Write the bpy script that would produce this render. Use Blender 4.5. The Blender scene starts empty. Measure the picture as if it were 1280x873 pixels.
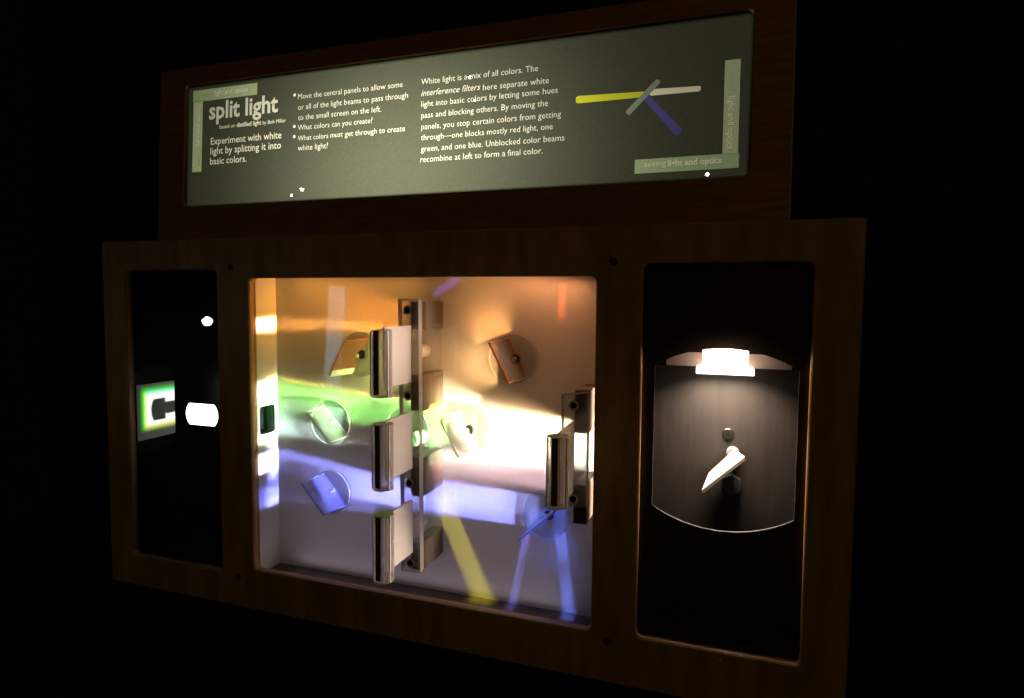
import bpy, bmesh, math, random
from mathutils import Vector, Matrix
random.seed(4)
sc = bpy.context.scene
COL = sc.collection
V = Vector

# ---------------------------------------------------------------- camera
FPX, CAM = 778.2, V((.8769, -.6792, .4283))
YAW, PITCH, ROLL = .3315, -.0617, .0082
_f = V((-math.sin(YAW)*math.cos(PITCH), math.cos(YAW)*math.cos(PITCH), math.sin(PITCH)))
_r0 = V((math.cos(YAW), math.sin(YAW), 0)); _u0 = _r0.cross(_f)
_r = _r0*math.cos(ROLL) + _u0*math.sin(ROLL); _u = -_r0*math.sin(ROLL) + _u0*math.cos(ROLL)
cd = bpy.data.cameras.new('camera'); cam = bpy.data.objects.new('camera', cd); COL.objects.link(cam)
m = Matrix((_r, _u, -_f)).transposed().to_4x4(); m.translation = CAM; cam.matrix_world = m
cd.sensor_fit = 'HORIZONTAL'; cd.sensor_width = 36; cd.lens = FPX/1280*36; cd.shift_y = -10/1280
cd.clip_start = .01; cd.clip_end = 60
sc.camera = cam
def ray(px, py): return _f*FPX + _r*(px-640) - _u*(py-426.5)
def at(px, py, y=0.0):
    d = ray(px, py); return CAM + d*((y-CAM.y)/d.y)
SY, SK = .008, .055                       # the sign leans back: y = SY + SK*(z-.515)
def atS(px, py, off=0.0):
    d = ray(px, py)
    t = (SY + SK*(CAM.z-.515) + off - CAM.y)/(d.y - SK*d.z); return CAM + d*t

# ---------------------------------------------------------------- world, exposure
w = bpy.data.worlds.new('World'); sc.world = w; w.use_nodes = True
w.node_tree.nodes['Background'].inputs[0].default_value = (.5, .35, .25, 1)
w.node_tree.nodes['Background'].inputs[1].default_value = .0006
sc.view_settings.view_transform = 'Standard'; sc.view_settings.look = 'None'
sc.view_settings.exposure = 0; sc.view_settings.gamma = 1
sc.render.engine = 'CYCLES'
sc.cycles.max_bounces = 10; sc.cycles.transparent_max_bounces = 24
sc.cycles.transmission_bounces = 8; sc.cycles.glossy_bounces = 5
sc.cycles.caustics_reflective = False; sc.cycles.caustics_refractive = False
sc.cycles.sample_clamp_indirect = 3

# ---------------------------------------------------------------- lamps
def aim(o, p, d, up=V((0, 1, 0))):
    z = -d.normalized(); x = up.cross(z)
    if x.length < 1e-4: x = V((1, 0, 0))
    x.normalize(); y = z.cross(x)
    mm = Matrix((x, y, z)).transposed().to_4x4(); mm.translation = p; o.matrix_world = mm
def area(name, p, d, sx, sy, e, col, spread=180, up=V((0, 1, 0))):
    l = bpy.data.lights.new(name, 'AREA'); l.shape = 'RECTANGLE'; l.size = sx; l.size_y = sy
    l.energy = e; l.color = col; l.spread = math.radians(spread)
    o = bpy.data.objects.new(name, l); COL.objects.link(o); aim(o, V(p), V(d), up); return o
WALL = .053
def beam(p, q, width, e, col, spread=5, tilt=6, depth=.022, h=None):
    """light beam skimming the white back wall from p towards q (both x,z)"""
    d = V((q[0]-p[0], 0, q[1]-p[1])).normalized()
    t = math.radians(tilt); d = d*math.cos(t) + V((0, 1, 0))*math.sin(t)
    h = h or depth*.5 + .0012
    return area('light_beam', (p[0], WALL-h, p[1]), d, width, depth, e, col, spread)
ORANGE, GREEN, BLUE, YEL, WHITE = (1, .42, .10), (.35, 1, .32), (.26, .30, 1), (1, .85, .25), (1, .93, .80)
# white beam coming in at the right, through the first slide
beam((.756, .258), (.55, .268), .050, .36, (1, .88, .56), 20, 9, .036)
beam((.756, .250), (.45, .246), .050, .12, (1, .92, .85), 22, 6, .036)
beam((.756, .272), (.50, .300), .050, .14, (1, .62, .25), 34, 9, .036)
beam((.58, .285), (.50, .300), .050, .055, (1, .93, .55), 50, 14, .036)
# green beam on to the left
beam((.54, .245), (.27, .245), .045, .028, (.60, .95, .62), 9, 6, .040)
beam((.545, .268), (.27, .277), .050, .24, (.24, 1, .15), 9, 6, .040)
beam((.545, .294), (.27, .3195), .010, .030, (1, .70, .08), 3, 5, .040)
beam((.38, .255), (.27, .262), .050, .075, (.74, 1, .95), 12, 9, .040)
beam((.50, .243), (.27, .226), .006, .010, (.95, .90, .70), 3, 5, .040)
beam((.47, .272), (.268, .272), .085, .060, (.96, 1, .72), 4, .3, .0405)
# orange beam
beam((.604, .350), (.53, .350), .050, .038, (1, .52, .19), 100, 13, .036)
beam((.500, .3885), (.27, .3965), .016, .026, (1, .34, .05), 4, 5, .040)
beam((.480, .402), (.27, .425), .050, .034, (1, .30, .03), 45, 9, .036)
beam((.480, .345), (.27, .345), .055, .045, (.78, .95, .22), 80, 9, .036)
beam((.47, .392), (.268, .3945), .017, .018, (1, .66, .36), 4, .3, .0405)
beam((.600, .386), (.572, .46), .050, .022, (1, .42, .12), 110, 17, .030)
# blue beam
beam((.636, .1685), (.53, .172), .043, .075, (.24, .26, 1), 7, 9, .040)
beam((.664, .1685), (.53, .172), .040, .030, (.36, .38, 1), 9, 13, .040)
beam((.50, .164), (.27, .193), .040, .085, (.24, .26, 1), 5, 5.5, .040)
beam((.44, .150), (.27, .150), .026, .020, (.25, .26, 1), 5, 5.5, .040)
beam((.46, .198), (.268, .200), .025, .026, (.74, .76, 1), 4, .3, .0405)
beam((.46, .152), (.268, .153), .026, .008, (.22, .28, 1), 5, .3, .0405)
beam((.70, .213), (.45, .222), .040, .045, (.95, .60, .66), 20, 6, .036)
# yellow beam down to the right
beam((.5235, .1805), (.589, .042), .026, .0100, (.95, .82, .04), 8, 8, .034)
# two blue beams straight down
beam((.6495, .146), (.6285, .044), .0095, .0036, (.25, .22, 1), 5, 7, .034)
beam((.689, .152), (.7025, .0466), .0145, .0085, (.12, .22, 1), 5, 7, .034)
beam((.672, .172), (.676, .12), .050, .0110, (.08, .16, 1), 50, 22, .024)
# thin blue one to the top, pale strip downwards at the left
beam((.515, .435), (.556, .462), .010, .0007, (.20, .12, 1), 3, 14, .02)
beam((.690, .4590), (.688, .42), .008, .0009, (1, .12, .04), 12, 24, .02)
beam((.372, .4590), (.360, .30), .027, .0048, (.45, .95, 1), 3, 6, .030)
# added lamps standing in for the box's scattered light
area('scatter_fill', (.66, .030, .458), (-.1, .35, -1), .12, .02, .035, (1, .36, .13), 170)
area('scatter_fill', (.40, .030, .458), (0, .35, -1), .20, .02, .026, (1, .40, .07), 170)
area('scatter_fill', (.50, .034, .05), (0, .2, 1), .40, .02, .016, (.70, .58, .72), 170)
area('scatter_fill', (.52, .0045, .36), (0, 1, 0), .42, .16, .026, (1, .46, .20), 170)
area('scatter_fill', (.50, .0045, .15), (0, 1, 0), .42, .16, .030, (.86, .68, .90), 170)
area('scatter_fill', (.757, .033, .26), (-1, -.36, 0), .022, .36, .38, (1, .75, .58), 44, V((0, 0, 1)))  # added side lamp, brightens the sliding panels and their rods
# the room: almost dark
area('room_light', (2.6, -2.6, 2.0), (-1, 1, -.7), 1.4, 1.4, 3.6, (1, .68, .20))

def gobo(l, build):
    l.use_nodes = True; nt = l.node_tree; em = nt.nodes['Emission']
    inc = nt.nodes.new('ShaderNodeNewGeometry').outputs['Incoming']
    sp = nt.nodes.new('ShaderNodeSeparateXYZ'); nt.links.new(inc, sp.inputs[0])
    class N:
        @staticmethod
        def m(op, a, b=0.0, c=0.0):
            n = nt.nodes.new('ShaderNodeMath'); n.operation = op
            for i, v in enumerate((a, b, c)):
                if isinstance(v, (int, float)): n.inputs[i].default_value = v
                else: nt.links.new(v, n.inputs[i])
            return n.outputs[0]
        @staticmethod
        def ss(v, a, b):              # smooth step of v between a and b
            n = nt.nodes.new('ShaderNodeMapRange'); n.interpolation_type = 'SMOOTHSTEP'
            nt.links.new(v, n.inputs['Value']); n.inputs['From Min'].default_value = a; n.inputs['From Max'].default_value = b
            if a > b:
                n.inputs['From Min'].default_value = b; n.inputs['From Max'].default_value = a
                n.inputs['To Min'].default_value = 1; n.inputs['To Max'].default_value = 0
            return n.outputs['Result']
        @staticmethod
        def rgb(r, g, b):
            n = nt.nodes.new('ShaderNodeCombineColor')
            for i, v in enumerate((r, g, b)):
                nt.links.new(v, n.inputs[i])
            return n.outputs[0]
    col, st = build(N, sp.outputs[0], sp.outputs[1], sp.outputs[2])
    if col is not None: nt.links.new(col, em.inputs['Color'])
    if st is not None: nt.links.new(st, em.inputs['Strength'])
def spot(name, p, tgt, e, col, ang, soft=.01):
    l = bpy.data.lights.new(name, 'SPOT'); l.energy = e; l.color = col
    l.spot_size = math.radians(ang); l.spot_blend = .2; l.shadow_soft_size = soft
    o = bpy.data.objects.new(name, l); COL.objects.link(o); aim(o, V(p), V(tgt)-V(p), V((0, 0, 1))); return l
# added spot in front, standing in for the sign's own light, cropped to the sheet
SX0, SX1, SZ0, SZ1 = .1462, .8948, .5598, .7296
LP = V((.42, -1.9, 1.05))
sl = spot('added_sign_spot', LP, (.53, .01, .64), 950, (1, .93, .74), 34, .001)
def sign_mask(N, x, y, z):
    t = N.m('DIVIDE', .019-LP.y, y)
    X = N.m('MULTIPLY_ADD', x, t, LP.x); Z = N.m('MULTIPLY_ADD', z, t, LP.z)
    a = N.m('MULTIPLY', N.ss(X, SX0-.001, SX0+.004), N.ss(X, SX1+.001, SX1-.004))
    b = N.m('MULTIPLY', N.ss(Z, SZ0-.001, SZ0+.002), N.ss(Z, SZ1+.001, SZ1-.004))
    dx = N.m('DIVIDE', N.m('SUBTRACT', X, .485), .175); dz = N.m('DIVIDE', N.m('SUBTRACT', Z, .585), .15)
    r2 = N.m('ADD', N.m('MULTIPLY', dx, dx), N.m('MULTIPLY', dz, dz))
    g = N.m('POWER', 2.718, N.m('MULTIPLY', r2, -.95))
    g = N.m('MULTIPLY_ADD', g, .80, .055)
    return None, N.m('MULTIPLY', g, N.m('MULTIPLY', a, b))
gobo(sl, sign_mask)
# screen beam: lamp pattern draws the C, its shadow gap and colour fringes
LC = V((.212, .075, .252))
cl = spot('screen_beam', LC, (.013, .075, .252), 2.6, (1, 1, 1), 40, .0005)
def c_mask(N, x, y, z):
    t = N.m('DIVIDE', .0145-LC.x, x)
    Y = N.m('MULTIPLY_ADD', y, t, LC.y); Z = N.m('MULTIPLY_ADD', z, t, LC.z)
    u = N.m('DIVIDE', N.m('SUBTRACT', Y, .040), .070); v = N.m('DIVIDE', N.m('SUBTRACT', .2948, Z), .088)
    def box(u0, v0, v1, s):
        return N.m('MULTIPLY', N.ss(u, u0-s, u0+s), N.m('MULTIPLY', N.ss(v, v0-s, v0+s), N.ss(v, v1+s, v1-s)))
    vc = N.m('SUBTRACT', v, .49); ub = N.m('SUBTRACT', u, N.m('MULTIPLY', N.m('MULTIPLY', vc, vc), 1.6))
    body = N.m('MULTIPLY', N.m('MULTIPLY', N.ss(ub, .34, .38), N.ss(u, .75, .72)), N.m('MULTIPLY', N.ss(v, .28, .31), N.ss(v, .70, .67)))
    stem = N.m('MULTIPLY', N.ss(u, .70, .74), N.m('MULTIPLY', N.ss(v, .36, .39), N.ss(v, .61, .58)))
    keep = N.m('SUBTRACT', 1.0, N.m('MAXIMUM', body, stem))
    def ch(*a):
        return N.m('MULTIPLY', N.ss(u, 1.01, 1.0), N.m('MULTIPLY_ADD', N.m('MULTIPLY_ADD', box(*a), 1.0, .030), keep, .006))
    r = ch(.20, .18, .80, .07); g = ch(.14, .11, .80, .09); b = ch(.23, .16, .76, .07)
    return N.rgb(r, g, b), None
gobo(cl, c_mask)

# ---------------------------------------------------------------- materials
def mat(name, col, rough=.5, metal=0, spec=.5, bump=0, bscale=200, var=0, vscale=20, stretch=(1, 1, 1)):
    m_ = bpy.data.materials.new(name); m_.use_nodes = True; nt = m_.node_tree
    b = nt.nodes['Principled BSDF']; b.inputs['Base Color'].default_value = (*col, 1)
    b.inputs['Roughness'].default_value = rough; b.inputs['Metallic'].default_value = metal
    b.inputs['Specular IOR Level'].default_value = spec
    if bump or var:
        tc = nt.nodes.new('ShaderNodeTexCoord'); mp = nt.nodes.new('ShaderNodeMapping')
        mp.inputs['Scale'].default_value = stretch; nt.links.new(tc.outputs['Object'], mp.inputs[0])
    if var:
        n = nt.nodes.new('ShaderNodeTexNoise'); n.inputs['Scale'].default_value = vscale; n.inputs['Detail'].default_value = 6
        nt.links.new(mp.outputs[0], n.inputs['Vector'])
        r_ = nt.nodes.new('ShaderNodeMapRange'); r_.inputs['From Min'].default_value = .3; r_.inputs['From Max'].default_value = .7
        r_.inputs['To Min'].default_value = 1-var; r_.inputs['To Max'].default_value = 1+var
        nt.links.new(n.outputs[0], r_.inputs['Value'])
        mx = nt.nodes.new('ShaderNodeVectorMath'); mx.operation = 'SCALE'; mx.inputs[0].default_value = col
        nt.links.new(r_.outputs[0], mx.inputs['Scale']); nt.links.new(mx.outputs[0], b.inputs['Base Color'])
    if bump:
        n = nt.nodes.new('ShaderNodeTexNoise'); n.inputs['Scale'].default_value = bscale; n.inputs['Detail'].default_value = 4
        nt.links.new(mp.outputs[0], n.inputs['Vector'])
        bp = nt.nodes.new('ShaderNodeBump'); bp.inputs['Strength'].default_value = bump; bp.inputs['Distance'].default_value = .0006
        nt.links.new(n.outputs[0], bp.inputs['Height']); nt.links.new(bp.outputs[0], b.inputs['Normal'])
    return m_
def emit(name, col, s):
    m_ = bpy.data.materials.new(name); m_.use_nodes = True; nt = m_.node_tree
    b = nt.nodes['Principled BSDF']; b.inputs['Base Color'].default_value = (*col, 1)
    b.inputs['Emission Color'].default_value = (*col, 1); b.inputs['Emission Strength'].default_value = s
    return m_
def clear(name, tint=(1, 1, 1), gloss=.05, haze=0, hazecol=(1, 1, 1), rough=0.0, fres=True, scratch=0):
    """clear sheet: straight-through light, mirror-like reflection, optional milky share"""
    m_ = bpy.data.materials.new(name); m_.use_nodes = True; nt = m_.node_tree; nt.nodes.clear()
    out = nt.nodes.new('ShaderNodeOutputMaterial'); tr = nt.nodes.new('ShaderNodeBsdfTransparent'); tr.inputs[0].default_value = (*tint, 1)
    gl = nt.nodes.new('ShaderNodeBsdfGlossy'); gl.inputs['Roughness'].default_value = rough
    mx = nt.nodes.new('ShaderNodeMixShader')
    if fres:
        ge = nt.nodes.new('ShaderNodeNewGeometry'); dt = nt.nodes.new('ShaderNodeVectorMath'); dt.operation = 'DOT_PRODUCT'
        nt.links.new(ge.outputs['Normal'], dt.inputs[0]); nt.links.new(ge.outputs['Incoming'], dt.inputs[1])
        def mth(op, a, b=0.0):
            n_ = nt.nodes.new('ShaderNodeMath'); n_.operation = op
            for i_, v_ in enumerate((a, b)):
                if isinstance(v_, (int, float)): n_.inputs[i_].default_value = v_
                else: nt.links.new(v_, n_.inputs[i_])
            return n_.outputs[0]
        k_ = mth('POWER', mth('SUBTRACT', 1.0, mth('ABSOLUTE', dt.outputs['Value'])), 5.0)
        nt.links.new(mth('MINIMUM', mth('ADD', mth('MULTIPLY', k_, .9), gloss), 1.0), mx.inputs[0])
    else: mx.inputs[0].default_value = gloss
    nt.links.new(tr.outputs[0], mx.inputs[1]); nt.links.new(gl.outputs[0], mx.inputs[2]); last = mx.outputs[0]
    if haze or scratch:
        df = nt.nodes.new('ShaderNodeBsdfDiffuse'); df.inputs[0].default_value = (*hazecol, 1)
        tl = nt.nodes.new('ShaderNodeBsdfTranslucent'); tl.inputs[0].default_value = (*hazecol, 1)
        ad = nt.nodes.new('ShaderNodeMixShader'); ad.inputs[0].default_value = .5
        nt.links.new(df.outputs[0], ad.inputs[1]); nt.links.new(tl.outputs[0], ad.inputs[2])
        m2 = nt.nodes.new('ShaderNodeMixShader'); m2.inputs[0].default_value = haze
        if scratch:
            tc = nt.nodes.new('ShaderNodeTexCoord'); n = nt.nodes.new('ShaderNodeTexNoise')
            n.inputs['Scale'].default_value = 260; n.inputs['Detail'].default_value = 2
            nt.links.new(tc.outputs['Object'], n.inputs['Vector'])
            mr = nt.nodes.new('ShaderNodeMapRange'); mr.inputs['From Min'].default_value = .70; mr.inputs['From Max'].default_value = .80
            mr.inputs['To Min'].default_value = haze; mr.inputs['To Max'].default_value = scratch
            nt.links.new(n.outputs[0], mr.inputs['Value']); nt.links.new(mr.outputs[0], m2.inputs[0])
        nt.links.new(last, m2.inputs[1]); nt.links.new(ad.outputs[0], m2.inputs[2]); last = m2.outputs[0]
    nt.links.new(last, out.inputs[0]); return m_
def glass(name, col=(1, 1, 1), ior=1.49, rough=0.0):
    """solid acrylic: refracts what is behind it, lets the lamps' light through"""
    m_ = bpy.data.materials.new(name); m_.use_nodes = True; nt = m_.node_tree; nt.nodes.clear()
    out = nt.nodes.new('ShaderNodeOutputMaterial'); g = nt.nodes.new('ShaderNodeBsdfGlass')
    g.inputs['IOR'].default_value = ior; g.inputs['Roughness'].default_value = rough; g.inputs[0].default_value = (*col, 1)
    t_ = nt.nodes.new('ShaderNodeBsdfTranslucent'); t_.inputs[0].default_value = (.95, .93, .9, 1)
    d_ = nt.nodes.new('ShaderNodeBsdfTransparent'); x_ = nt.nodes.new('ShaderNodeMixShader'); x_.inputs[0].default_value = .45
    y_ = nt.nodes.new('ShaderNodeMixShader'); y_.inputs[0].default_value = .24
    nt.links.new(g.outputs[0], x_.inputs[1]); nt.links.new(d_.outputs[0], x_.inputs[2])
    f_ = nt.nodes.new('ShaderNodeBsdfDiffuse'); f_.inputs[0].default_value = (.95, .93, .9, 1)
    h_ = nt.nodes.new('ShaderNodeMixShader'); h_.inputs[0].default_value = .5
    nt.links.new(t_.outputs[0], h_.inputs[1]); nt.links.new(f_.outputs[0], h_.inputs[2])
    nt.links.new(x_.outputs[0], y_.inputs[1]); nt.links.new(h_.outputs[0], y_.inputs[2])
    nt.links.new(y_.outputs[0], out.inputs[0]); return m_

M = {}
M['plywood'] = mat('plywood', (.33, .20, .052), .38, bump=.35, bscale=45, var=.30, vscale=9, stretch=(6, 6, 1))
M['redwood'] = mat('stained_wood', (.25, .112, .032), .5, bump=.2, bscale=60, var=.2, vscale=24, stretch=(1, 9, 9))
M['edge'] = mat('plywood_edge', (.42, .24, .12), .5, var=.35, vscale=60, stretch=(.2, 14, .2))
M['white'] = mat('white_box_paint', (.74, .73, .71), .42, spec=.35, bump=.42, bscale=210, var=.03, vscale=14)
M['black'] = mat('black_paint', (.012, .010, .009), .45, bump=.2, bscale=120)
M['floor'] = mat('black_box_floor', (.07, .058, .052), .28, bump=.3, bscale=150, var=.3, vscale=40)
M['block'] = mat('brushed_spacer', (.13, .095, .07), .35, .3, bump=.6, bscale=60, var=.3, vscale=50, stretch=(1, 14, 1))
M['screw'] = mat('black_screw', (.008, .008, .008), .4)
M['washer'] = mat('screw_rim', (.80, .76, .70), .4)
M['gscrew'] = mat('steel_screw', (.35, .32, .28), .3, 1)
M['plate'] = mat('grey_aluminium', (.045, .038, .034), .5, .35, bump=.25, bscale=40, var=.18, vscale=14, stretch=(10, 1, 1))
_nt = M['plate'].node_tree; _b = _nt.nodes['Principled BSDF']; _src = _b.inputs['Base Color'].links[0].from_socket
_tc = _nt.nodes.new('ShaderNodeTexCoord'); _n = _nt.nodes.new('ShaderNodeTexNoise'); _n.inputs['Scale'].default_value = 420; _nt.links.new(_tc.outputs['Object'], _n.inputs['Vector'])
_n2 = _nt.nodes.new('ShaderNodeTexNoise'); _n2.inputs['Scale'].default_value = 18; _nt.links.new(_tc.outputs['Object'], _n2.inputs['Vector'])
_a = _nt.nodes.new('ShaderNodeMath'); _a.operation = 'MULTIPLY_ADD'; _a.inputs[1].default_value = .35; _nt.links.new(_n2.outputs[0], _a.inputs[0]); _nt.links.new(_n.outputs[0], _a.inputs[2])
_m = _nt.nodes.new('ShaderNodeMapRange'); _m.inputs['From Min'].default_value = .90; _m.inputs['From Max'].default_value = .97; _nt.links.new(_a.outputs[0], _m.inputs['Value'])
_x = _nt.nodes.new('ShaderNodeMix'); _x.data_type = 'RGBA'; _nt.links.new(_m.outputs[0], _x.inputs[0]); _nt.links.new(_src, _x.inputs[6]); _x.inputs[7].default_value = (.075, .066, .06, 1); _nt.links.new(_x.outputs[2], _b.inputs['Base Color'])
M['nylon'] = mat('white_nylon', (.8, .8, .78), .35)
M['pin'] = mat('grey_pin', (.30, .29, .28), .35)
M['strip'] = mat('dark_glue_strip', (.09, .07, .065), .5, bump=1, bscale=500, var=.6, vscale=300)
M['pane'] = clear('window_pane', (1, 1, 1), .05, 0, scratch=.10)
M['signpane'] = clear('sign_pane', (1, 1, 1), .03)
M['darkpane'] = clear('dark_window_pane', (1, 1, 1), .045, 0, scratch=.05)
M['disc'] = clear('clear_acrylic_disc', (.92, .92, .92), .07, .07, (.8, .8, .8), .05)
M['rim'] = clear('acrylic_rim', (.9, .9, .9), .15, .75, (.95, .95, .95), .1)
M['fil'] = clear('filter_glass', (.86, .82, .80), .10, .14, (.85, .85, .85), .03)
M['filred'] = clear('orange_red_filter_glass', (.97, .80, .70), .12, .12, (.95, .45, .25), .03)
M['filgreen'] = clear('green_filter_glass', (.88, .96, .82), .10, .08, (.8, .95, .7), .03)
M['fillilac'] = clear('lilac_filter_glass', (.82, .84, 1), .10, .16, (.72, .74, 1), .03)
M['filblue'] = clear('blue_filter_glass', (.55, .62, .95), .15, .30, (.5, .6, .95), .03)
M['filorange'] = clear('orange_filter_glass', (.75, .66, .60), .08, .10, (.75, .6, .5), .03)
M['filmirror'] = clear('mirrored_filter_glass', (.97, .97, .93), .12, .15, (.95, .93, .85), .03)
M['edgeglow'] = clear('polished_edge', (.9, .9, .9), .15, .8, (.95, .93, .9), .1)
M['acrylic'] = glass('solid_acrylic', (.97, .96, .95))
M['railclear'] = clear('clear_rail_acrylic', (.97, .96, .95), .10, .20, (.9, .9, .9), .02)
M['railedge'] = clear('sawn_rail_edge', (.95, .95, .95), .2, .7, (.95, .93, .9), .1)
M['frost'] = clear('frosted_panel', (.9, .86, .84), .10, .92, (.97, .93, .91), .08)
M['sheet'] = mat('printed_sheet', (.046, .052, .034), .75, spec=.2, bump=.15, bscale=500, var=.10, vscale=300)
M['pwhite'] = mat('print_white', (.62, .62, .54), .7, spec=.2)
M['pgreen'] = mat('print_green', (.34, .45, .26), .7, spec=.2, var=.06, vscale=300)
M['pgreen2'] = mat('print_pale_green', (.42, .52, .32), .7, spec=.2)
M['pfaint'] = mat('print_faint', (.52, .62, .42), .7, spec=.2)
M['pyellow'] = mat('print_yellow', (.55, .58, .02), .7, spec=.2)
M['pblue'] = mat('print_blue', (.075, .065, .28), .7, spec=.2)
M['pgrey'] = mat('print_grey', (.22, .27, .24), .7, spec=.2)
M['pcream'] = mat('print_cream', (.78, .78, .64), .7, spec=.2)
M['wallroom'] = mat('dark_room_wall', (.004, .004, .004), .9)
M['screen'] = mat('matt_screen', (.70, .72, .66), .8)
M['glow'] = emit('lens_painted_glow', (1, 1, .97), 4)  # emission puts the beam's light on the oval into its material
M['bulb'] = emit('halogen_filament', (1, .62, .36), 500)
M['lampglass'] = emit('hot_lamp_glass', (1, .86, .72), 3.5)
M['lampbody'] = emit('lamp_reflector', (1, .82, .68), 1.7)
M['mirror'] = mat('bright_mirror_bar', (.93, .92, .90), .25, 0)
M['mask'] = mat('black_mask', (.016, .011, .009), .35, bump=.1)

# ---------------------------------------------------------------- builders
def link(name, me, mt, parent=None, loc=None):
    o = bpy.data.objects.new(name, me); COL.objects.link(o)
    if mt: me.materials.append(mt)
    if parent: o.parent = parent; o.matrix_parent_inverse = Matrix.Translation(-parent.location)
    return o
def thing(name, label, cat, loc, group=None):
    o = bpy.data.objects.new(name, None); COL.objects.link(o); o.location = loc; o.empty_display_size = .02
    o['label'] = label; o['category'] = cat
    if group: o['group'] = group
    return o
def from_bm(name, bm, mt, parent=None, bevel=0, smooth=False):
    if bevel: bmesh.ops.bevel(bm, geom=list(bm.edges), offset=bevel, segments=2, affect='EDGES', profile=.7)
    bmesh.ops.recalc_face_normals(bm, faces=bm.faces)
    me = bpy.data.meshes.new(name); bm.to_mesh(me); bm.free()
    if smooth:
        for p in me.polygons: p.use_smooth = True
    return link(name, me, mt, parent)
def box(name, a, b, mt, parent=None, bevel=0):
    bm = bmesh.new(); bmesh.ops.create_cube(bm, size=1)
    for v in bm.verts:
        v.co = V([(a[i]+b[i])/2 + v.co[i]*(b[i]-a[i]) for i in range(3)])
    return from_bm(name, bm, mt, parent, bevel)
def slab(name, quad, off, mt, parent=None, bevel=0):
    """closed plate: four corner points and the vector of its thickness"""
    bm = bmesh.new(); a = [bm.verts.new(V(p)) for p in quad]; b = [bm.verts.new(V(p)+V(off)) for p in quad]
    bm.faces.new(a); bm.faces.new(b[::-1])
    for i in range(4): bm.faces.new((a[i], b[i], b[(i+1) % 4], a[(i+1) % 4]))
    return from_bm(name, bm, mt, parent, bevel)
def cyl(name, p, axis, r, l, mt, parent=None, seg=40, bevel=0, r2=None):
    """cylinder from p along axis"""
    bm = bmesh.new(); bmesh.ops.create_cone(bm, cap_ends=True, segments=seg, radius1=r, radius2=r if r2 is None else r2, depth=l)
    if bevel:
        es = [e for e in bm.edges if all(abs(v.co.z) > l/2-1e-6 for v in e.verts) and abs(e.verts[0].co.z-e.verts[1].co.z) < 1e-6]
        bmesh.ops.bevel(bm, geom=es, offset=bevel, segments=2, affect='EDGES')
    q = V((0, 0, 1)).rotation_difference(V(axis).normalized()).to_matrix().to_4x4()
    bm.transform(Matrix.Translation(V(p)+V(axis).normalized()*l/2) @ q)
    o = from_bm(name, bm, mt, parent)
    for f in o.data.polygons: f.use_smooth = len(f.vertices) == 4
    return o
def rrect(x0, x1, z0, z1, r, n=8):
    pts = []
    for cx, cz, a0 in ((x1-r, z1-r, 0), (x0+r, z1-r, 90), (x0+r, z0+r, 180), (x1-r, z0+r, 270)):
        for k in range(n+1):
            a = math.radians(a0+90*k/n); pts.append((cx+r*math.cos(a), cz+r*math.sin(a)))
    return pts
def barrel(cx, cz, hw, hh, sag, n=24, vertical=True):
    """rectangle whose top and bottom (or sides) bulge as arcs"""
    a, b = (hw, hh) if vertical else (hh, hw)
    R = (a*a+sag*sag)/(2*sag); c = b-R; th = math.asin(a/R); pts = []
    for s in (1, -1):
        for k in range(n+1):
            t = th-2*th*k/n
            u, v_ = R*math.sin(t), c+R*math.cos(t)
            u, v_ = (u, v_) if s == 1 else (-u, -v_)
            pts.append((cx+u, cz+v_) if vertical else (cx+v_, cz-u))
    return pts
def sheet(name, outer, holes, thick, mt, parent, frame, bevel=0):
    """flat plate with holes; frame maps (u,v,w) to space, w through the thickness"""
    cu = bpy.data.curves.new(name, 'CURVE'); cu.dimensions = '2D'; cu.fill_mode = 'BOTH'
    cu.extrude = thick/2-bevel; cu.bevel_depth = bevel; cu.bevel_resolution = 1; cu.offset = -bevel
    for pts in [outer]+holes:
        s = cu.splines.new('POLY'); s.points.add(len(pts)-1); s.use_cyclic_u = True
        for p, q in zip(s.points, pts): p.co = (q[0], q[1], 0, 1)
    t = bpy.data.objects.new('tmp', cu); COL.objects.link(t)
    dg = bpy.context.evaluated_depsgraph_get(); me = bpy.data.meshes.new_from_object(t.evaluated_get(dg))
    bpy.data.objects.remove(t); bpy.data.curves.remove(cu)
    for v in me.vertices: v.co = frame(v.co.x, v.co.y, v.co.z)
    me.materials.clear(); me.name = name
    b2_ = bmesh.new(); b2_.from_mesh(me); bmesh.ops.remove_doubles(b2_, verts=b2_.verts, dist=1e-6)
    bmesh.ops.recalc_face_normals(b2_, faces=b2_.faces); b2_.to_mesh(me); b2_.free()
    return link(name, me, mt, parent)
def XZ(yc): return lambda u, v, w_: V((u, yc-w_, v))
def YZ(xc): return lambda u, v, w_: V((xc+w_, u, v))

# ---------------------------------------------------------------- setting
s = box('wall', (-4, 2.6, -1.2), (5, 2.7, 3), M['wallroom']); s['kind'] = 'structure'
s = box('floor', (-4, -5, -1.3), (5, 2.6, -1.2), M['wallroom']); s['kind'] = 'structure'

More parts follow.
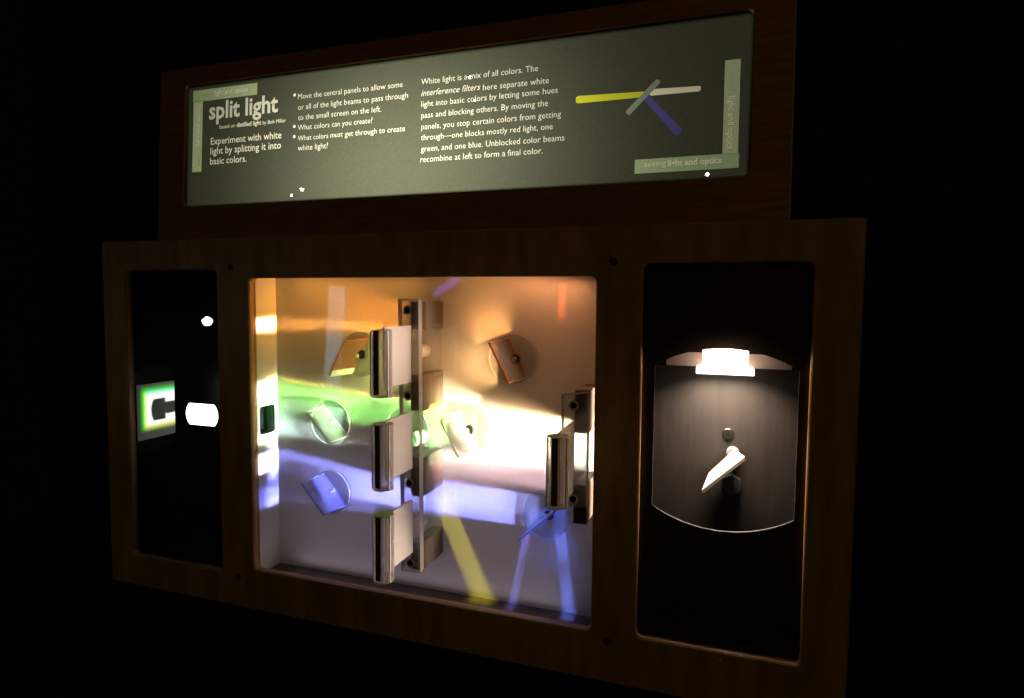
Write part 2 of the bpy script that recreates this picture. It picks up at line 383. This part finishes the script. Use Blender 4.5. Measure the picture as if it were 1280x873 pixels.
# ---------------------------------------------------------------- cabinet
cab = thing('exhibit_cabinet', 'wide dark plywood display case with three windows below the printed sign', 'display case', (.5, .03, 0))
MW = (.2665, .7412, .0552, .4588); LW = (.0425, .2138, .0445, .4712); RW = (.7905, .9585, .0575, .4722)
sheet('front_panel', rrect(0, 1, 0, .5125, .004), [rrect(*MW, .008), rrect(*LW, .007), rrect(*RW, .007)], .012, M['plywood'], cab, XZ(.006), .0006)
def lip(win, name='window_edge'):
    x0, x1, z0, z1 = win; e = .0006
    sheet(name, rrect(x0-.002, x1+.002, z0-.002, z1+.002, .0085), [rrect(x0+e, x1-e, z0+e, z1-e, .0078)], .0106, M['edge'], cab, XZ(.006))
for win in (MW, LW, RW): lip(win)
for px, py in ((767, 327), (288, 334), (759, 802), (298, 721)):
    p = at(px, py, 0)
    k = cyl('panel_screw', p+V((0, -.0012, 0)), (0, 1, 0), .0042, .0016, M['screw'], cab, 24, .0004)
    cyl('socket', p+V((0, -.0016, 0)), (0, 1, 0), .0018, .0003, M['strip'], k, 6)
# white box behind the middle window
FZ, CZ, X0, X1 = .045, .462, .2680, .760
sheet('back_wall', [(X0-.01, FZ-.01), (X1+.01, FZ-.01), (X1+.01, CZ+.01), (X0-.01, CZ+.01)], [], .004, M['white'], cab, XZ(WALL+.002))
hole = rrect(.0165, .0492, .2405, .2808, .0055)
HP = [(318, 506), (345, 506)]
sheet('side_wall', [(.0125, FZ), (WALL, FZ), (WALL, CZ), (.0125, CZ)], [hole], .004, M['white'], cab, YZ(X0-.002))
M['tunnel'] = mat('dark_green_tunnel', (.0015, .004, .002), .25, var=.5, vscale=80)
sheet('light_hole', rrect(.0155, .0502, .2395, .2818, .006), [rrect(.0168, .0489, .2408, .2805, .0053)], .030, M['tunnel'], cab, YZ(X0-.0195))
box('side_wall', (X1, .0125, FZ), (X1+.004, WALL, CZ), M['white'], cab)
box('ceiling_board', (X0, .0125, CZ), (X1, WALL, CZ+.004), M['white'], cab)
box('floor_board', (X0, .0125, FZ-.004), (X1, WALL, FZ), M['floor'], cab)
# dark compartments
def compartment(x0, x1, z0, z1, y1):
    for a, b in (((x0-.003, .0125, z0), (x0, y1, z1)), ((x1, .0125, z0), (x1+.003, y1, z1)), ((x0, .0125, z1), (x1, y1, z1+.003)),
                 ((x0, .0125, z0-.003), (x1, y1, z0)), ((x0-.003, y1, z0-.003), (x1+.003, y1+.003, z1+.003))):
        box('inner_board', a, b, M['black'], cab)
compartment(.006, .2200, .03, .485, .16)
compartment(.780, .975, .03, .485, .075)
# panes
def pane(win, mt, y=.0005):
    x0, x1, z0, z1 = win; e = .0009
    return sheet('window_pane', rrect(x0+e, x1-e, z0+e, z1-e, .0072), [], .0030, mt, cab, XZ(y+.0015))
pane(MW, M['pane']); pane(LW, M['darkpane']); pane(RW, M['darkpane'])

# ---------------------------------------------------------------- sign
sg = thing('sign_board', 'long printed sign in a reddish wooden frame above the display case', 'sign', (.52, .02, .51))
def SF(off):                         # leaning plane of the sign
    return lambda u, v, w_: V((u, SY+SK*(v-.515)+off-w_, v))
c_tl, c_tr, c_br, c_bl = atS(199, 73), atS(991, -2), atS(990, 272), atS(199, 298)
i_tl, i_tr, i_br, i_bl = atS(230, 106), atS(941, 14), atS(940, 220), atS(230, 259)
ox0, ox1 = (c_tl.x+c_bl.x)/2, (c_tr.x+c_br.x)/2
ix0, ix1, iz0, iz1 = (i_tl.x+i_bl.x)/2, (i_tr.x+i_br.x)/2, (i_bl.z+i_br.z)/2, (i_tl.z+i_tr.z)/2
oz1 = (c_tl.z+c_tr.z)/2
print('SIGN', ox0, ox1, oz1, ix0, ix1, iz0, iz1)
IN = (ix0, ix1, iz0, iz1)
sheet('sign_frame', rrect(ox0, ox1, .5128, oz1, .003), [rrect(*IN, .010)], .014, M['redwood'], sg, SF(.007), .0008)
pr = sheet('printed_sheet', rrect(ix0+.0004, ix1-.0004, iz0+.0004, iz1-.0004, .0096), [], .002, M['sheet'], sg, SF(.0060))
sheet('backing_board', rrect(ox0+.004, ox1-.004, .5145, oz1-.004, .003), [], .006, M['black'], sg, SF(.0215))
sheet('sign_pane', rrect(ix0+.0008, ix1-.0008, iz0+.0008, iz1-.0008, .0092), [], .0016, M['signpane'], sg, SF(.0018))
POFF = .0048
def P(px, py): return atS(px, py, POFF)
def flat(name, pts, mt, lift=0.0):
    bm = bmesh.new(); vs = []
    for q in pts: vs.append(bm.verts.new(V((q[0], SY+SK*(q[1]-.515)+POFF-lift, q[1]))))
    bm.faces.new(vs); me = bpy.data.meshes.new(name); bm.to_mesh(me); bm.free(); return link(name, me, mt, pr)
def pq(*px): return [(P(*p).x, P(*p).z) for p in px]
def axis_rect(pxs):
    q = pq(*pxs); x = sorted(p[0] for p in q); z = sorted(p[1] for p in q)
    return [((x[0]+x[1])/2, (z[2]+z[3])/2), ((x[2]+x[3])/2, (z[2]+z[3])/2), ((x[2]+x[3])/2, (z[0]+z[1])/2), ((x[0]+x[1])/2, (z[0]+z[1])/2)]
flat('printed_bar', axis_rect([(241.6, 114.1), (321.5, 103.8), (321.5, 119.3), (241.6, 127.5)]), M['pgreen'])
flat('printed_bar', axis_rect([(241.4, 127.3), (252.8, 126.2), (252.6, 214.7), (240.9, 215.5)]), M['pgreen2'])
flat('printed_bar', axis_rect([(905.2, 75.8), (924.8, 74), (923.7, 192.0), (904.2, 193.4)]), M['pgreen2'])
flat('printed_bar', axis_rect([(793.4, 199.2), (923.5, 192.3), (923.7, 210.9), (793.6, 216.5)]), M['pgreen'])
def stroke(p, q, r0, r1, mt, lift):
    a = V((P(*p).x, P(*p).z)); b = V((P(*q).x, P(*q).z)); d = (b-a).normalized(); n = V((-d.y, d.x)); pts = []
    for c, r, sgn in ((a, r0, -1), (b, r1, 1)):
        k = r*.35
        for pa in ((c+n*r*-sgn*-1*1 - d*k*0), ): pass
    pts = [a+n*r0*.6-d*r0*.25, a+n*r0+d*r0*.35, b+n*r1-d*r1*.35, b+n*r1*.6+d*r1*.25, b-n*r1*.6+d*r1*.25, b-n*r1-d*r1*.35, a-n*r0+d*r0*.35, a-n*r0*.6-d*r0*.25]
    flat('printed_beam', [(v[0], v[1]) for v in pts], mt, lift)
stroke((813, 116), (875, 111), .0035, .0028, M['pcream'], .0002)
stroke((807, 121), (849, 166.5), .0034, .0046, M['pblue'], .0003)
stroke((721, 125.2), (808, 118), .0042, .0030, M['pyellow'], .0004)
stroke((823.3, 101.4), (784.6, 142), .0030, .0032, M['pgrey'], .0006)
def text(body, p, q, mt, bold=0.0, shear=0.0, size=None, rot=0, hscale=None):
    """one printed line from pixel p to pixel q along the baseline"""
    cu = bpy.data.curves.new('t', 'FONT'); cu.body = body; cu.size = 1; cu.offset = bold; cu.shear = shear; cu.resolution_u = 2
    t = bpy.data.objects.new('t', cu); COL.objects.link(t); dg = bpy.context.evaluated_depsgraph_get()
    me = bpy.data.meshes.new_from_object(t.evaluated_get(dg)); bpy.data.objects.remove(t); bpy.data.curves.remove(cu)
    xs = [v.co.x for v in me.vertices]; x0, x1 = min(xs), max(xs)
    a, b = P(*p), P(*q); L = (b.x-a.x) if not rot else abs(b.z-a.z)
    sx = L/(x1-x0); sy = sx*1.04
    for v in me.vertices:
        u, vv = (v.co.x-x0)*sx, v.co.y*sy
        if rot == 0: X, Z = a.x+u, a.z+vv
        elif rot == -90: X, Z = a.x+vv, a.z-u
        else: X, Z = a.x-vv, a.z+u
        v.co = V((X, SY+SK*(Z-.515)+POFF-.0008, Z))
    me.materials.clear(); return link('lettering', me, mt, pr)
W_ = M['pwhite']
S1 = .0178
text('split light', (261.7, 149.5), (347.8, 140.6), W_, .024, size=.0290)
text('based on', (275.1, 161.5), (294.3, 159.6), M['pcream'], 0, size=.0105)
text('distilled light', (296.3, 159.3), (327.0, 156.3), M['pcream'], .02, size=.0105)
text('by Bob Miller', (328.8, 156.1), (358, 153.3), M['pcream'], 0, size=.0105)
for b_, p_, q_ in (('Experiment with white', (264, 181.4), (352.2, 173.4)), ('light by splitting it into', (263.5, 193.6), (351.6, 186.3)), ('basic colors.', (263, 206.2), (308.6, 202.6))):
    text(b_, p_, q_, M['pcream'], .004, size=.0158)
for p_ in ((367.0, 124.2), (366.6, 163.4), (366.5, 176)):
    text('\u2022', p_, (p_[0]+3.4, p_[1]-.3), W_, .03, size=.016)
for b_, p_, q_ in (
    ('Move the central panels to allow some', (373, 124.6), (503.7, 111)),
    ('or all of the light beams to pass through', (373, 138.1), (510.2, 124.5)),
    ('to the small screen on the left.', (373, 150.9), (477, 141.2)),
    ('What colors can you create?', (372.8, 163.3), (465.8, 154.6)),
    ('white light?', (372.8, 188.9), (410.4, 186.5)),
    ('White light is a mix of all colors. The', (527, 106.4), (672.7, 92.2)),
    ('here separate white', (604.0, 113.5), (686.1, 105.9)),
    ('light into basic colors by letting some hues', (527, 134.4), (697.2, 119.3)),
    ('pass and blocking others. By moving the', (527, 148.4), (685.1, 134.8)),
    ('panels, you stop certain colors from getting', (527, 162.6), (701.3, 148.9)),
    ('through\u2014one blocks mostly red light, one', (526.5, 176), (691, 163.6)),
    ('green, and one blue. Unblocked color beams', (526.5, 190.2), (705.5, 178.6)),
    ('recombine at left to form a final color.', (525.8, 203.4), (678.4, 194)),
    ('What colors', (372.8, 176.5), (410.6, 172.9)),
    ('get through to create', (431.6, 171.2), (506.6, 164.9))):
    text(b_, p_, q_, W_, -.008, size=.0158)
text('interference filters', (527, 120.8), (600.5, 113.8), W_, -.006, .28, size=.0158)
text('must', (412.9, 172.6), (429.2, 171.2), W_, -.006, .28, size=.0158)
text('seeing', (249.8, 122.0), (266.5, 120.2), M['pfaint'], 0, size=.0115)
text('light and optics', (268.5, 120.0), (309.9, 115.6), M['pcream'], .015, size=.0115)
text('seeing', (805.7, 209.3), (832.4, 208.3), M['pcream'], 0, size=.0125)
text('light and optics', (835.2, 208.2), (901.9, 206.0), M['pcream'], .03, size=.0125)
text('seeing', (911.2, 90), (911.2, 118.5), M['pfaint'], 0, size=.0125, rot=-90)
text('light and optics', (911.0, 121), (910.6, 187), M['pcream'], .02, size=.0125, rot=-90)
text('seeing', (249.8, 207), (249.8, 186), M['pfaint'], 0, size=.0105, rot=90)
text('light and optics', (249.8, 183), (249.8, 133), M['pcream'], .01, size=.0105, rot=90)

# ---------------------------------------------------------------- rails with spacers
def rail(px_tl, px_tr, px_bl, px_br, blocks, screws, label, xr_block):
    a, b, c, d = (at(*p, -.017) for p in (px_tl, px_tr, px_br, px_bl))
    t = thing('acrylic_rail', label, 'rail', ((a.x+b.x)/2, 0, (c.z+d.z)/2), 'clear rails in front of the window')
    slab('rail_bar', [a, b, c, d], (0, .0100, 0), M['railclear'], t, .0012)
    e_ = .0011
    for nm, x_ in (('left', min(a.x, d.x)), ('right', max(b.x, c.x))):
        p0, p1 = (a, d) if nm == 'left' else (b, c); sg_ = 1 if nm == 'left' else -1
        slab('rail_edge', [p0+V((sg_*.0002, .0008, -.001)), p1+V((sg_*.0002, .0008, .001)), p1+V((sg_*e_, .0008, .001)), p0+V((sg_*e_, .0008, -.001))], (0, .0084, 0), M['railedge'], t)
    slab('rail_edge', [a+V((.001, .0008, -.0002)), b+V((-.001, .0008, -.0002)), b+V((-.001, .0008, -e_)), a+V((.001, .0008, -e_))], (0, .0084, 0), M['railedge'], t)
    for (z0, z1) in blocks:
        x1 = xr_block; x0 = x1-.0150
        box('spacer_block', (x0, -.0068, z0), (x1, WALL-.0003, z1), M['block'], t, .0006)
    for p in screws:
        q = at(*p, -.017)
        k = cyl('screw', q+V((0, -.0007, 0)), (0, 1, 0), .0041, .0110, M['screw'], t, 28, .0006)
        cyl('counterbore', q+V((0, -.0004, 0)), (0, 1, 0), .0057, .0006, M['washer'], k, 28)
    return t
rail((496.9, 373.5), (523.0, 374), (501.3, 714.5), (525.5, 717.5), ((.3949, .4285), (.2955, .3398), (.1898, .2377), (.0974, .1320)),
     ((509, 388), (510, 495), (512, 604), (513, 704)), 'tall clear acrylic rail with four black screws in mid window', .5306)
rail((701, 493), (735.5, 491), (701, 634), (733, 636), ((.2838, .3312), (.1810, .2255)),
     ((717, 507), (716.5, 624)), 'short clear acrylic rail with two black screws at the window\'s right edge', .7350)

# ---------------------------------------------------------------- slides with handles
def slide(rt, rb, nt_, nb, rod_t, rod_b, label, toplabel=False):
    """rt, rb: plate top and bottom at the rail; nt_, nb: at the handle"""
    a, b = at(*rt, -.0165), at(*rb, -.0165); X = (a.x+b.x)/2
    ry = -.083
    n1, n2 = at(*nt_, -.067), at(*nb, -.067)
    zt, zb = (a.z+n1.z)/2, (b.z+n2.z)/2
    R_ = .0112
    t1, t2 = at(*rod_t, ry), at(*rod_b, ry); rz1, rz0 = t1.z, t2.z
    t = thing('sliding_panel', label, 'sliding panel', (X, ry, rz0), 'sliding panels with clear handles')
    th = .0028
    box('panel', (X-th/2, ry+.0035, zb), (X+th/2, -.0175, zt), M['frost'], t, .0004)
    # clear rod, flat at the side that takes the panel
    n = 40; pts = []
    for k in range(n+1):
        an = math.radians(-60 + 300*k/n); pts.append((X+R_*math.sin(an+math.pi/6+math.pi)*1.0, ry+R_*math.cos(an+math.pi/6+math.pi)))
    bm = bmesh.new(); lo = [bm.verts.new((x, y, rz0)) for x, y in pts]; hi = [bm.verts.new((x, y, rz1)) for x, y in pts]
    bm.faces.new(lo); bm.faces.new(hi[::-1]); N_ = len(pts)
    for i in range(N_): bm.faces.new((lo[i], lo[(i+1) % N_], hi[(i+1) % N_], hi[i]))
    es = [e for e in bm.edges if abs(e.verts[0].co.z-e.verts[1].co.z) < 1e-7]
    bmesh.ops.bevel(bm, geom=es, offset=.0008, segments=2, affect='EDGES')
    h = from_bm('handle', bm, M['acrylic'], t)
    for f in h.data.polygons: f.use_smooth = len(f.vertices) == 4 and abs(f.normal.z) < .1 and f.area < 3e-4
    box('glue_strip', (X-.0036, ry-R_-.0003, rz0+.0040), (X+.0024, ry-R_+.0022, rz1-.0008), M['strip'], h)
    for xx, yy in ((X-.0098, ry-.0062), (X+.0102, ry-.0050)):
        box('painted_glint', (xx-.0007, yy-.0007, rz0+.001), (xx+.0007, yy+.0007, rz1-.001), M['nylon'], h)  # added white strips, paint in the light piped to the rod's edges
    for zz in (rz0+.0004, rz1-.0010):
        cyl('end_cap', (X, ry, zz), (0, 0, 1), R_*.96, .0006, M['edgeglow'], h, 40)
    # thin clear leaf behind the window, between the spacers
    box('filter_leaf', (X+.0075, .0045, zb+.001), (X+.0088, WALL-.002, zt-.001), M['leaf'], t)
    return t
M['leaf'] = clear('thin_clear_leaf', (.97, .97, .97), .02, .015)
slide((513, 404), (514, 474.5), (486, 412), (488, 487.5), (474, 412.5), (477, 496.5), 'uppermost of three sliding panels with clear rod handle on tall rail')
slide((514, 514), (516, 585.5), (488, 524), (490, 599), (475, 529), (478, 611.5), 'middle of three sliding panels with clear rod handle on tall rail')
slide((515, 621), (516, 690), (488, 643), (491, 711), (476, 642.5), (479, 725.5), 'lowest sliding panel with green tinted handle top on tall rail')
slide((716.5, 524), (716.5, 616), (704, 541), (704, 629), (702, 545), (703, 634.5), 'single sliding panel with clear rod handle by window\'s right edge')
for o in [o for o in bpy.data.objects if o.name.startswith('sliding_panel')][2:3]:
    hd = [c for c in o.children if c.name.startswith('handle')][0]
    zt = max(v.co.z for v in hd.data.vertices)
    M['greencap'] = mat('green_film', (.30, .55, .20), .35, var=.2, vscale=200)
    cyl('green_end', (o.location.x, o.location.y, zt+.0001), (0, 0, 1), .0106, .0004, M['greencap'], hd, 40)

# ---------------------------------------------------------------- filter mounts
def mount(c, w1, w2, n1, n2, fm, label, edge='edgeglow', plate=True, rad=.0312, out=None, th=.0016):
    ctr = at(*c, WALL-.006)
    t = thing('filter_mount', label, 'filter mount', (ctr.x, WALL, ctr.z), 'clear disc mounts on the back wall')
    yd = WALL-.0052
    cyl('disc', (ctr.x, WALL-.0002, ctr.z), (0, -1, 0), rad, .0050, M['disc'], t, 64)
    # bright polished rim: thin ring
    sheet('disc_rim', [(ctr.x+(rad+.0004)*math.cos(2*math.pi*k/64), ctr.z+(rad+.0004)*math.sin(2*math.pi*k/64)) for k in range(64)],
          [[(ctr.x+(rad-.0006)*math.cos(2*math.pi*k/64), ctr.z+(rad-.0006)*math.sin(2*math.pi*k/64)) for k in range(64)]], .0012, M['rim'], t, XZ(yd-.0005))
    if not plate: return t
    a, b = at(*w1, yd), at(*w2, yd); front = out or .0062
    d = (b-a).normalized(); nrm = V((-d.z, 0, d.x))*th
    a2, b2 = V((a.x, front, a.z)), V((b.x, front, b.z))
    if n1: a2, b2 = at(*n1, front), at(*n2, front)
    pl = slab('filter', [a, b, b2, a2], nrm, fm, t)
    e = .0007; nn = nrm.normalized()*.00012
    for q1, q2, wd in ((a2, b2, V((0, e, 0))), (a, a2, d*e), (b, b2, -d*e), (a, b, V((0, -e, 0)))):
        slab('polished_edge', [q1-nn, q2-nn, q2+wd-nn, q1+wd-nn], nrm+2*nn, M[edge], pl)
    mid = (a+b)/2
    s_ = cyl('clamp_screw', V((ctr.x+.0035, yd, ctr.z)), (0, -1, 0), .0062, .0040, M['screw'], t, 28, .0006)
    cyl('clamp_pin', V((mid.x, yd, mid.z)), (0, -1, 0), .0024, .009, M['pin'], t, 20, .0004)
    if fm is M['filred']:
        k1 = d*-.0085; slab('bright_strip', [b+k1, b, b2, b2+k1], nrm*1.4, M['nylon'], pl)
    return t
M['edgeamber'] = clear('amber_edge', (1, .6, .3), .15, .85, (.85, .36, .10), .1)
M['edgered'] = clear('red_edge', (1, .7, .6), .15, .85, (.95, .34, .22), .1)
M['edgeblue'] = clear('blue_edge', (.5, .6, 1), .15, .85, (.30, .45, .95), .1)
mount((641, 449), (633.5, 423.7), (656, 473), (610, 429), (634, 480), M['filorange'], 'clear disc mount with amber edged filter, alone at upper right of box', 'edgeamber', th=.0026)
mount((450, 443), (459, 423), (439, 466), (431, 425), (410.5, 470), M['filred'], 'clear disc mount with red edged filter behind the uppermost handle', 'edgered')
mount((412.5, 528), (404, 508), (435, 546), (382, 516), (410.5, 555), M['filgreen'], 'clear disc mount with greenish filter in the green beam at left')
mount((412.5, 615.5), (404, 593), (432, 632.6), (376, 605), (404, 645), M['fillilac'], 'clear disc mount with bluish filter, lowest at left of box', 'edgeblue')
mount((683, 643), (705, 625), (660.5, 661), 0, 0, M['filblue'], 'clear disc mount with edge-on blue filter at lower right of box', 'edgeblue')
mount((584, 537), (573, 513), (598, 562), (549, 526), (572, 573), M['filmirror'], 'clear disc mount with filter washed out in the white beam')
mount((509, 537), 0, 0, 0, 0, None, 'plain clear disc half hidden behind the tall rail', plate=False)
for (px, py), lb in (((531, 438), 'small white round knob on the back wall beside the uppermost slide'), ((528, 545), 'small white round knob on the back wall beside the middle slide'), ((530, 651), 'small white round knob on the back wall beside the lowest slide')):
    p = at(px, py, WALL)
    k = cyl('white_knob', p+V((0, -.0002, 0)), (0, -1, 0), .0090, .028, M['nylon'], None, 32, .001)
    k['label'] = lb; k['category'] = 'knob'; k['group'] = 'white knobs beside the tall rail'

# ---------------------------------------------------------------- left compartment
s_ = slab('projection_screen', [(.0125, .040, .2068), (.0125, .110, .2068), (.0125, .110, .2948), (.0125, .040, .2948)], (-.002, 0, 0), M['screen'], None)
s_['label'] = 'small pale screen with a bright C shaped light patch in left window'; s_['category'] = 'screen'
ov = thing('frosted_lens', 'white oval lens with painted-in glow beside the dark strip between the windows', 'lens', (.142, .042, .24))
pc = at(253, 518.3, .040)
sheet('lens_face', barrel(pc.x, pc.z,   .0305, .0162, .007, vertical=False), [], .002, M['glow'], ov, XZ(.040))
sheet('lens_holder', barrel(pc.x, pc.z, .0325, .0180, .008, vertical=False), [barrel(pc.x, pc.z, .0303, .0160, .007, vertical=False)], .004, M['black'], ov, XZ(.041))

# ---------------------------------------------------------------- right compartment
AC = at(906, 553, .012)
mk = thing('lamp_compartment_mask', 'black mask with barrel shaped opening in the right window', 'mask', (.874, .014, .03))
brl = barrel(.8765, .2835, .0725, .0985, .0205)
sheet('mask_plate', [(.781, .031), (.974, .031), (.974, .484), (.781, .484)], [brl], .0022, M['mask'], mk, XZ(.0140))
sheet('opening_rim', barrel(.8765, .2835, .0733, .0993, .0205), [barrel(.8765, .2835, .0722, .0982, .0205)], .0012, mat('lit_rim_tone', (.25, .22, .2), .4), mk, XZ(.0140))  # raw inner edge, grey lightened to show it lit
bp = box('backing_plate', (.781, .0700, .10), (.974, .0735, .3555), M['plate']); bp['label'] = 'scratched grey metal plate lit by the lamp in right window'; bp['category'] = 'metal plate'
p = at(910, 542, .0700)
sc_ = cyl('steel_screw', p+V((0, -.003, 0)), (0, 1, 0), .0062, .003, M['gscrew'], None, 28, .0008)
cyl('recess', p+V((0, -.0034, 0)), (0, 1, 0), .0026, .0006, M['screw'], sc_, 6)
sc_['label'] = 'round steel screw on the grey plate just above the bright bar'; sc_['category'] = 'screw'
p = at(914, 604, .0700)
hx = cyl('hexagon_standoff', p+V((0, -.010, 0)), (0, 1, 0), .0118, .010, mat('dull_steel', (.16, .16, .18), .35, .6), None, 6, .0005)
hx['label'] = 'dark hexagonal standoff below the bright bar on grey plate'; hx['category'] = 'standoff'
mb = thing('mirror_bar', 'brightly lit slanted mirror bar in front of the grey plate', 'mirror', (.87, .06, .24))
q = [at(886, 591, .060), at(918, 562, .060), at(931, 571, .030), at(877, 613, .030)]
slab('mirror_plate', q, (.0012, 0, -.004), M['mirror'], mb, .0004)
p = at(916, 565, .068)
cyl('mirror_clip', p, (0, -1, 0), .0068, .008, M['pin'], mb, 24, .001)
lm = thing('halogen_lamp', 'glaring halogen lamp at the top of the barrel shaped opening', 'lamp', (.876, .04, .375))
a_, b_ = at(870, 466, .030), at(943, 466, .030)
lz = a_.z
box('lamp_glass', (a_.x, .028, lz-.001), (b_.x, .060, lz+.006), M['lampglass'], lm, .001)
box('lamp_body', (a_.x+.006, .030, lz+.0065), (b_.x-.006, .058, lz+.028), M['lampbody'], lm, .001)
for k_ in range(7): box('reflector_rib', (a_.x+.010+k_*.0068, .0288, lz+.0075), (a_.x+.0125+k_*.0068, .0300, lz+.0270), M['lampglass'], lm, .0003)
p = at(907, 449, .0285)
cyl('filament', V((p.x, .0265, p.z)), (0, 1, 0), .0058, .0012, M['bulb'], lm, 20)
box('lamp_bracket', (.812, .0605, lz+.004), (.946, .0635, lz+.020), mat('pale_bracket', (.5, .38, .32), .5), lm, .0005)
area('lamp_light', (.876, .030, lz-.004), (0, .20, -1), .060, .02, .46, (1, .80, .62), 135)
area('lamp_light', (.876, .018, .372), (0, -.8, -.4), .050, .010, .11, (1, .62, .34), 170)

band = mat('edge_highlight_tone', (.30, .25, .21), .35, .4)  # added pale strips, colour stands in for light caught on the right edges
k = slab('edge_highlight', [(ox1-.0002, SY, .5135), (ox1+.0013, SY, .5135), (ox1+.0013, SY+SK*(oz1-.515), oz1-.001), (ox1-.0002, SY+SK*(oz1-.515), oz1-.001)], (0, .012, 0), band, sg)
box('edge_highlight', (1.0001, .0004, .001), (1.0012, .012, .5115), band, cab)
# ---------------------------------------------------------------- room lamps that the panes mirror
M['roomlamp'] = emit('lit_lamp_face', (1, .90, .78), 45)
def room_lamp(px, py, plane, dist, rpx, label):
    d = ray(px, py).normalized()
    if plane == 'case': p = at(px, py, .0005); n = V((0, -1, 0))
    else: p = atS(px, py, .001); n = V((0, -1, SK)).normalized()
    r = d - 2*d.dot(n)*n; c = p + r*dist; rad = rpx/FPX*((p-CAM).length+dist)
    t = thing('room_lamp', label, 'lamp', c, 'small room lamps mirrored in the panes')
    bm = bmesh.new(); bmesh.ops.create_icosphere(bm, subdivisions=3, radius=rad); bm.transform(Matrix.Translation(c)); from_bm('bulb', bm, M['roomlamp'], t, smooth=True)
    cyl('lamp_can', c+r*rad*.4, r, rad*1.3, rad*3, M['black'], t, 28)
room_lamp(258.5, 402, 'case', 2.2, 5.0, 'bright room lamp mirrored as a white spot in the left window')
room_lamp(377, 237, 'sign', 2.2, 2.2, 'room lamp mirrored low on the sign, right one of the close pair')
room_lamp(364, 244.5, 'sign', 2.0, 1.7, 'room lamp mirrored low on the sign, left one of the close pair')
room_lamp(587, 97, 'sign', 2.4, 1.8, 'room lamp mirrored in the first text line of the sign')
room_lamp(593, 126, 'sign', 2.4, 1.4, 'room lamp mirrored in the third text line of the sign')
room_lamp(884, 218, 'sign', 2.0, 2.4, 'room lamp mirrored at the sign\'s lower right edge')
